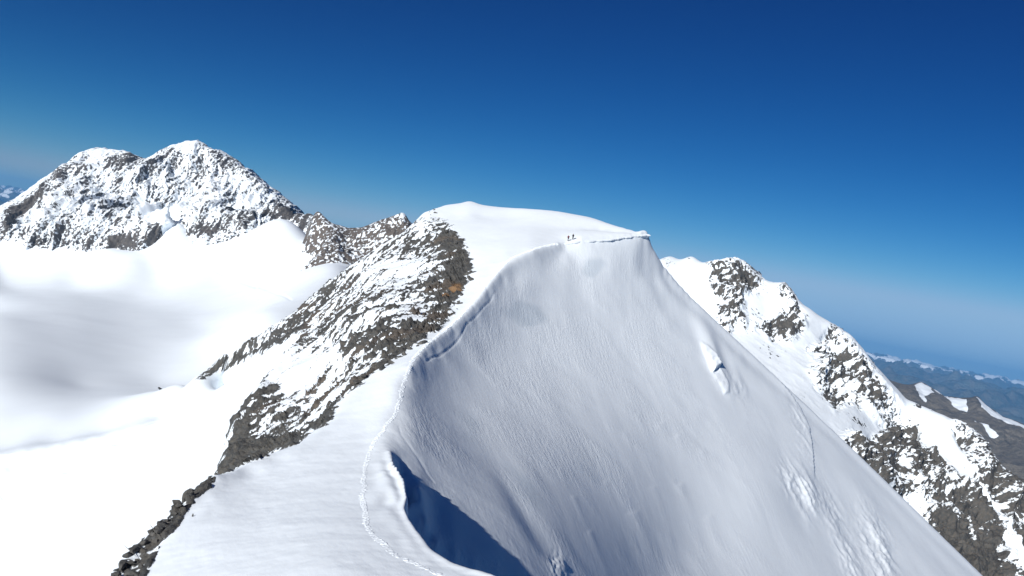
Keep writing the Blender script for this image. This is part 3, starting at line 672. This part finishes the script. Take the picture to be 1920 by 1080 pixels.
far_sheet('far_mountains', -0.95, 1.05, 900, 7000, 34000, 420, 0, 800, 3200, 201, -60, -1300)
# ground below everything
gp = np.array([[[-40000., -3000., -1900.], [40000., -3000., -1900.]], [[-40000., 40000., -1900.], [40000., 40000., -1900.]]])
mesh_from_grid('valley_ground', gp, mF, {'rock': np.ones((2, 2))})
# air
def box_mesh(name, a, b):
    me = bpy.data.meshes.new(name)
    v = [(x, y, z) for x in (a[0], b[0]) for y in (a[1], b[1]) for z in (a[2], b[2])]
    me.from_pydata(v, [], [(0,1,3,2),(4,6,7,5),(0,4,5,1),(2,3,7,6),(0,2,6,4),(1,5,7,3)]); me.update()
    o = bpy.data.objects.new(name, me); COL.objects.link(o); return o
hz = box_mesh('haze', (-41000, -3100, -1901), (41000, 41000, 640)); hz['kind'] = 'stuff'
hm = bpy.data.materials.new('haze_air'); hm.use_nodes = True; ht = hm.node_tree; ht.nodes.clear()
ho = ht.nodes.new('ShaderNodeOutputMaterial'); hp = ht.nodes.new('ShaderNodeVolumePrincipled')
hp.inputs['Color'].default_value = (0.16, 0.50, 1.0, 1); hp.inputs['Density'].default_value = 4.0e-5; hp.inputs['Anisotropy'].default_value = 0.0
ht.links.new(hp.outputs[0], ho.inputs['Volume']); hz.data.materials.append(hm)

# ================================================================== DETAILS ON THE NEAR RIDGE
HG = np.linspace(-0.63, 0.70, NC)
def ground(x, y):
    """height of the finished near ground"""
    c = (x / y + 0.63) / 1.33 * (NC - 1); c0 = int(np.clip(math.floor(c), 0, NC - 2)); t = c - c0
    z = [np.interp(y, P[:, k, 1], P[:, k, 2]) for k in (c0, c0 + 1)]
    return z[0] * (1 - t) + z[1] * t

# cornice: overhanging lip sweeping along the crest to the summit corner
def build_cornice():
    cp = [(1035,462,293),(1055,457,300),(1075,453.5,303),(1090,451,306),(1110,450.5,310),(1130,449.5,314),(1150,446.5,319),(1170,443.5,324),(1190,441,330),(1205,439.5,333.5),(1215,439,336)]
    pts = np.array([pt(*q) for q in cp]); n = 150
    d = np.r_[0, np.cumsum(np.linalg.norm(np.diff(pts, axis=0), axis=1))]; s_ = np.linspace(0, d[-1], n)
    c = np.stack([np.interp(s_, d, pts[:, k]) for k in range(3)], 1)
    k = np.ones(9) / 9; c = np.stack([np.convolve(np.pad(c[:, q], 4, mode='edge'), k, 'valid') for q in range(3)], 1)
    tg = np.gradient(c, axis=0); tg[:, 2] = 0; tg /= np.linalg.norm(tg, axis=1, keepdims=True)
    ou = np.stack([tg[:, 1], -tg[:, 0], tg[:, 2] * 0], 1)
    prof = [(-5.0, -0.25), (-3.0, 0.02), (-1.2, 0.10), (0.3, 0.06), (1.1, -0.08), (1.55, -0.30), (1.6, -0.52), (1.25, -0.80), (0.75, -1.15), (0.35, -1.7), (0.1, -2.4), (-0.2, -3.2), (-1.5, -3.2)]
    nz = noise(s_ / 3.2, s_ * 0, None, 301); nz2 = noise(s_ / 0.9, s_ * 0 + 4, None, 302)
    g = np.zeros((len(prof), n, 3))
    for i_, (o_, u_) in enumerate(prof):
        w = np.clip(s_ / 9, 0.05, 1) * (0.85 + 0.35 * nz + 0.10 * nz2) * (0.55 + .45 * sstep(s_, 0, d[-1]))
        g[i_] = c + ou * (o_ * (w if o_ > 0 else 1))[:, None] if np.ndim(w) and o_ > 0 else c + ou * o_
        g[i_, :, 2] += u_ * (np.clip(s_ / 9, 0.05, 1) if u_ < -0.1 else 1)
    return mesh_from_grid('cornice', g, near_mat, {'rock': np.full(g.shape[:2], -2.0), 'warm': np.zeros(g.shape[:2]), 'streak': np.full(g.shape[:2], .05)})
build_cornice()

# trodden footpath along the crest
def build_path():
    tr = [(850,1088),(830,1078),(776,1056),(738,1038),(714,1021),(698,1000),(690,985),(684,950),(682,908),(687,870),(702,831),(724,799),(741,775),(757,727),(768,692),(780,669),(799,648),(823,630),(848,608),(870,588),(887,567),(903,546),(918,528),(948,495),(966,482),(998,470),(1025,462),(1048,457.5)]
    q = []
    for a, b in tr:
        h, v = hv(a - 1.5, b); y = fcrown(h, v) if b > 455 else fcrown(h, v); q.append((h * y, y))
    q = np.array(q); d = np.r_[0, np.cumsum(np.linalg.norm(np.diff(q, axis=0), axis=1))]
    n = int(d[-1] / 0.07); s_ = np.linspace(0, d[-1], n)
    c = np.stack([np.interp(s_, d, q[:, k]) for k in range(2)], 1)
    kk = 41; c = np.stack([np.convolve(np.pad(c[:, m], kk // 2, mode='edge'), np.ones(kk) / kk, 'valid') for m in range(2)], 1)
    c = c + 0.25 * np.stack([noise(s_ / 4, s_ * 0, None, 311), noise(s_ / 4, s_ * 0 + 5, None, 312)], 1)
    tg = np.gradient(c, axis=0); tg /= np.linalg.norm(tg, axis=1, keepdims=True); nn = np.stack([tg[:, 1], -tg[:, 0]], 1)
    u = np.linspace(-0.46, 0.46, 17); g = np.zeros((n, len(u), 3))
    grow = np.clip(1 + (c[:, 1] - 90) / 130, 1, 2.0)[:, None]      # deeper, wider trench higher up where the snow is softer
    for j_, uu in enumerate(u):
        xy = c + nn * uu * grow; g[:, j_, :2] = xy
    # ground height, vectorised
    xx, yy = g[..., 0], g[..., 1]; cc = (xx / yy + 0.63) / 1.33 * (NC - 1); c0 = np.floor(cc).astype(int); t = cc - c0
    z = np.zeros(xx.shape)
    for k in np.unique(np.r_[c0.ravel(), c0.ravel() + 1]):
        for off in (0, 1):
            m = c0 + off == k
            if m.any(): z[m] += (t[m] if off else 1 - t[m]) * np.interp(yy[m], P[:, k, 1], P[:, k, 2])
    k = 15; z = np.stack([np.convolve(np.pad(z[:, m], k // 2, mode='edge'), np.ones(k) / k, 'valid') for m in range(z.shape[1])], 1)
    SS, UU = np.meshgrid(s_, u, indexing='ij')
    hgt = 0.038 + 0.03 * noise(SS / 0.5, UU / 0.3, None, 313) + 0.025 * noise(SS / 0.18, UU / 0.16, None, 314)
    for ln, (ph, uo, st) in enumerate(((0.0, -0.16, .66), (0.33, 0.10, .66), (0.12, 0.32, .71))):
        f = np.mod(SS + ph + .45 * noise(SS / 1.9, SS * 0 + ln, None, 315), st) / st - .5
        hgt = hgt - (0.08 if ln < 2 else .04) * (.7 + 1.0 * np.clip(noise(SS / 2.3, SS * 0 + ln * 3, None, 318) + .3, 0, 1)) * np.exp(-((f * st / 0.13) ** 2 + ((UU - uo - .05 * np.sin(SS)) / 0.10) ** 2))
    edge = sstep(0.46 - np.abs(UU) + 0.10 * noise(SS / .6, UU, None, 316), 0, 0.30)
    g[..., 2] = z + hgt * edge * grow ** 1.3 - 0.12 * (1 - edge) * grow
    return mesh_from_grid('footpath', g, near_mat, {'rock': np.full(g.shape[:2], -2.0), 'warm': np.zeros(g.shape[:2]), 'streak': np.zeros(g.shape[:2])})
build_path()

# ------------------------------------------------------------------ boulders
def rock_mat(name, a, b):
    q = NB(name); g = q.n('ShaderNodeNewGeometry').outputs['Position']
    n1 = q.noise(1.6, 5, .65, g); n2 = q.noise(7.0, 5, .7, g)
    q.l(q.mix(q.ramp(n1, .35, .65), a, b), q.b.inputs['Base Color']); q.b.inputs['Roughness'].default_value = .85
    bp = q.n('ShaderNodeBump'); bp.inputs['Distance'].default_value = .12; q.l(n2, bp.inputs['Height']); q.l(bp.outputs[0], q.b.inputs['Normal'])
    return q.m
import bmesh
def boulder_mesh(seed, mat, flat=0.7, sub=True):
    rnd = random.Random(seed); bm = bmesh.new()
    for _ in range(16):
        v = Vector((rnd.gauss(0, 1), rnd.gauss(0, 1), rnd.gauss(0, 1))); v.normalize(); v *= rnd.uniform(.75, 1.1)
        bm.verts.new((v.x, v.y * rnd.uniform(.7, .9), v.z * flat))
    r = bmesh.ops.convex_hull(bm, input=bm.verts)
    bmesh.ops.delete(bm, geom=[g_ for g_ in r['geom_interior'] if isinstance(g_, bmesh.types.BMVert)], context='VERTS')
    bmesh.ops.bevel(bm, geom=list(bm.edges), offset=0.06, segments=1, affect='EDGES')
    me = bpy.data.meshes.new('boulder'); bm.to_mesh(me); bm.free(); me.materials.append(mat); return me
RM = rock_mat('grey_boulder_rock', (0.105, 0.10, 0.092), (0.055, 0.054, 0.05)); RO = rock_mat('rust_rock', (0.26, 0.15, 0.07), (0.16, 0.095, 0.05))
BM_ = [boulder_mesh(k, RM, .55 + .08 * (k % 4)) for k in range(8)]
proto = bpy.data.objects.new('boulder', BM_[0])
def put_boulder(a, b, y, r, label, group=None, mesh=None, sink=.25, elong=None):
    o = proto.copy(); o.data = mesh or random.choice(BM_)
    h, v = hv(a, b); x = h * y; z = ground(x, y)
    o.location = (x, y, z + r * (.5 - sink) * .6); o.rotation_euler = (random.uniform(-.5, .5), random.uniform(-.5, .5), random.uniform(0, 6.28))
    e = elong or (random.uniform(.8, 1.5), random.uniform(.6, 1.0), random.uniform(.7, 1.1)); o.scale = [r * k for k in e]
    COL.objects.link(o); o['label'] = label; o['category'] = 'boulder'
    if group: o['group'] = group
    return o
def crown_y(a, b): return fcrown(*hv(a, b))
# rubble on the lower-left edge of the shoulder
axis = [(404,893),(372,915),(345,938),(318,962),(300,985),(275,1010),(252,1035),(228,1060),(215,1078)]
for k in range(90):
    i_ = random.uniform(0, len(axis) - 1.001); f = i_ - int(i_); p0, p1 = axis[int(i_)], axis[int(i_) + 1]
    sp = (3, 4, 7, 16, 17, 20, 24, 28, 30)[int(i_)]
    a = p0[0] + (p1[0] - p0[0]) * f + random.uniform(-.3, 1) * sp; b = p0[1] + (p1[1] - p0[1]) * f + random.uniform(-.3, .9) * sp
    r_ = random.choice((.16, .22, .3, .45, .7)) * random.uniform(.7, 1.2)
    wh = 'narrow upper stretch' if i_ < 2.5 else ('middle stretch' if i_ < 5.5 else 'wide bottom end')
    put_boulder(a, b, crown_y(a, b), r_, '%s angular grey boulder in the %s of the rubble edge, lower left' % ('large' if r_ > .5 else ('mid-sized' if r_ > .28 else 'small'), wh), 'rubble boulders on the shoulder edge')
# blocks where the rock face meets the summit snow
for k in range(70):
    i_ = random.uniform(0, 9.999) + 4; f = i_ - int(i_); p0, p1 = border[min(int(i_), 13)], border[min(int(i_) + 1, 14)]
    a = p0[0] + (p1[0] - p0[0]) * f - random.uniform(-3, 14); b = p0[1] + (p1[1] - p0[1]) * f + random.uniform(-6, 6)
    y = p0[2] + (p1[2] - p0[2]) * f
    r_ = random.choice((.35, .5, .8, 1.1)) * random.uniform(.7, 1.2)
    wh = 'lower down' if i_ < 8 else ('beside the track' if i_ < 11 else 'near the summit')
    put_boulder(a, b, y, r_, '%s dark block on the right border of the rock face, %s' % ('large' if r_ > .75 else 'small', wh), 'blocks along the rock face border')
put_boulder(361, 968, crown_y(361, 968), .19, 'small dark stone standing alone in the snow of the shoulder, right of the rubble edge', mesh=BM_[1], elong=(.6, .6, 1.9), sink=-.2)
put_boulder(353, 949, crown_y(353, 949), .15, 'smallest dark stone in the snow just above the lone stone, beside the rubble edge', mesh=BM_[2], elong=(1.5, .6, .8), sink=0)
OM = boulder_mesh(31, RO, .7); OM2 = boulder_mesh(37, RO, .8)
put_boulder(856, 541, fcrown(*hv(868, 545)) , 1.9, 'large rust-orange boulder near the right border of the dark rock face', mesh=OM, elong=(1.3, 1, 1.0), sink=.4)
put_boulder(836, 554, fcrown(*hv(868, 545)) - 3, 1.1, 'smaller rust-orange boulder just left of the large rust-orange one', mesh=OM2, elong=(1.1, 1, 1.0), sink=.4)
put_boulder(303, 733, 428, 2.4, 'low dark rock poking through the snow left of the foot of the rock rib', mesh=BM_[3], elong=(1.6, .6, .5), sink=.2)

# ------------------------------------------------------------------ climbers
def plain(name, c, r=.7):
    q = NB(name); n_ = q.noise(30, 3, .5); q.l(q.mix(q.ramp(n_, .3, .7), c, tuple(k * .75 for k in c)), q.b.inputs['Base Color']); q.b.inputs['Roughness'].default_value = r; return q.m
M_skin = plain('skin', (.50, .31, .23)); M_red = plain('red_jacket_cloth', (.13, .006, .018)); M_blk = plain('black_cloth', (.012, .013, .018)); M_gry = plain('dark_grey_cloth', (.018, .02, .026)); M_pole = plain('pole_metal', (.12, .12, .13), .4)
def skin(name, verts, edges, rad, mat, parent=None, sub=2):
    me = bpy.data.meshes.new(name); me.from_pydata(verts, edges, []); me.materials.append(mat)
    o = bpy.data.objects.new(name, me); COL.objects.link(o)
    o.modifiers.new('skin', 'SKIN'); 
    if not me.skin_vertices:
        bm = bmesh.new(); bm.from_mesh(me); bm.verts.layers.skin.verify(); bm.to_mesh(me); bm.free()
    for v_, r_ in zip(me.skin_vertices[0].data, rad): v_.radius = (r_, r_) if isinstance(r_, float) else r_
    me.skin_vertices[0].data[0].use_root = True
    md = o.modifiers.new('sub', 'SUBSURF'); md.levels = sub; md.render_levels = sub
    if parent: o.parent = parent
    return o
def climber(loc, rot, J, jacket, trousers, pack, label, hood, poles=False):
    """J: joints in body space, x forward, y left, z up"""
    root = bpy.data.objects.new('person', None); COL.objects.link(root); root.location = loc; root.rotation_euler = (0, 0, rot); root.scale = (1.15, 1.15, 1.15)
    root['label'] = label; root['category'] = 'climber'
    names = ['pelvis','waist','chest','neck','head','crown','shL','elL','haL','fiL','shR','elR','haR','fiR','hipL','knL','anL','toL','hipR','knR','anR','toR']
    V_ = [J[k] for k in names]; ix = {k: i for i, k in enumerate(names)}
    E = [('pelvis','waist'),('waist','chest'),('chest','neck'),('neck','head'),('head','crown'),('chest','shL'),('shL','elL'),('elL','haL'),('haL','fiL'),('chest','shR'),('shR','elR'),('elR','haR'),('haR','fiR'),
         ('pelvis','hipL'),('hipL','knL'),('knL','anL'),('anL','toL'),('pelvis','hipR'),('hipR','knR'),('knR','anR'),('anR','toR')]
    R_ = dict(pelvis=.14, waist=.13, chest=.15, neck=.055, head=.095, crown=.07, shL=.065, elL=.045, haL=.03, fiL=.022, shR=.065, elR=.045, haR=.03, fiR=.022, hipL=.09, knL=.06, anL=.04, toL=.04, hipR=.09, knR=.06, anR=.04, toR=.04)
    skin('body', V_, [(ix[a], ix[b]) for a, b in E], [R_[k] for k in names], M_skin, root)
    def shell(nm, ks, es, add, mat):
        jx = {k: i for i, k in enumerate(ks)}
        return skin(nm, [J[k] for k in ks], [(jx[a], jx[b]) for a, b in es], [R_[k] + add for k in ks], mat, root)
    shell('jacket', ['waist','chest','neck','shL','elL','haL','shR','elR','haR','pelvis'], [('waist','chest'),('chest','neck'),('chest','shL'),('shL','elL'),('elL','haL'),('chest','shR'),('shR','elR'),('elR','haR'),('waist','pelvis')], .035, jacket)
    shell('trousers', ['pelvis','hipL','knL','anL','hipR','knR','anR'], [('pelvis','hipL'),('hipL','knL'),('knL','anL'),('pelvis','hipR'),('hipR','knR'),('knR','anR')], .028, trousers)
    for sd_ in 'LR':
        shell('boot', ['an' + sd_, 'to' + sd_], [('an' + sd_, 'to' + sd_)], .035, M_blk)
        shell('glove', ['ha' + sd_, 'fi' + sd_], [('ha' + sd_, 'fi' + sd_)], .02, M_blk)
    skin('helmet' if hood else 'hat', [J['head'] + Vector((0, 0, .04)), J['crown'] + Vector((0, 0, .02))], [(0, 1)], [.115, .095], jacket if hood else M_blk, root)
    if pack:
        c_ = J['chest'] + Vector((-.26, 0, .02)); w_ = J['waist'] + Vector((-.24, 0, .02))
        pk = skin('backpack', [w_, c_, c_ + Vector((.03, 0, .16))], [(0, 1), (1, 2)], [.15, .17, .11], M_gry, root)
    return root
def P3_(x, y, z): return Vector((x, y, z))
J1 = dict(pelvis=P3_(0,0,.93), waist=P3_(.04,0,1.10), chest=P3_(.10,0,1.34), neck=P3_(.13,0,1.50), head=P3_(.16,0,1.63), crown=P3_(.16,0,1.73),
    shL=P3_(.10,.20,1.42), elL=P3_(.26,.34,1.22), haL=P3_(.50,.38,1.14), fiL=P3_(.57,.38,1.10), shR=P3_(.09,-.20,1.42), elR=P3_(.12,-.33,1.17), haR=P3_(.34,-.36,1.06), fiR=P3_(.41,-.36,1.02),
    hipL=P3_(0,.10,.88), knL=P3_(.20,.12,.50), anL=P3_(.16,.13,.10), toL=P3_(.30,.14,.05), hipR=P3_(0,-.10,.88), knR=P3_(-.04,-.11,.48), anR=P3_(-.22,-.12,.12), toR=P3_(-.09,-.13,.05))
J2 = dict(J1); J2.update(knL=P3_(.06,.11,.48), anL=P3_(.02,.11,.09), toL=P3_(.15,.12,.05), anR=P3_(-.08,-.11,.09), toR=P3_(.05,-.12,.05), knR=P3_(0,-.11,.48),
    elL=P3_(.08,.28,1.16), haL=P3_(.24,.24,1.00), fiL=P3_(.30,.22,.95), elR=P3_(.06,-.28,1.16), haR=P3_(.22,-.24,1.00), fiR=P3_(.28,-.22,.95))
def feet(a, b, y):
    h, v = hv(a, b); return (h * y, y, ground(h * y, y) + .06)
climber(feet(1065, 451, 303), radians(215), J1, M_red, M_blk, True, 'climber in a dark red jacket striding along the snow crest, left one of the pair', True)
climber(feet(1073.5, 450, 305), radians(235), J2, M_gry, M_blk, True, 'climber in dark grey and black with a backpack, right of the red-jacketed one', False)
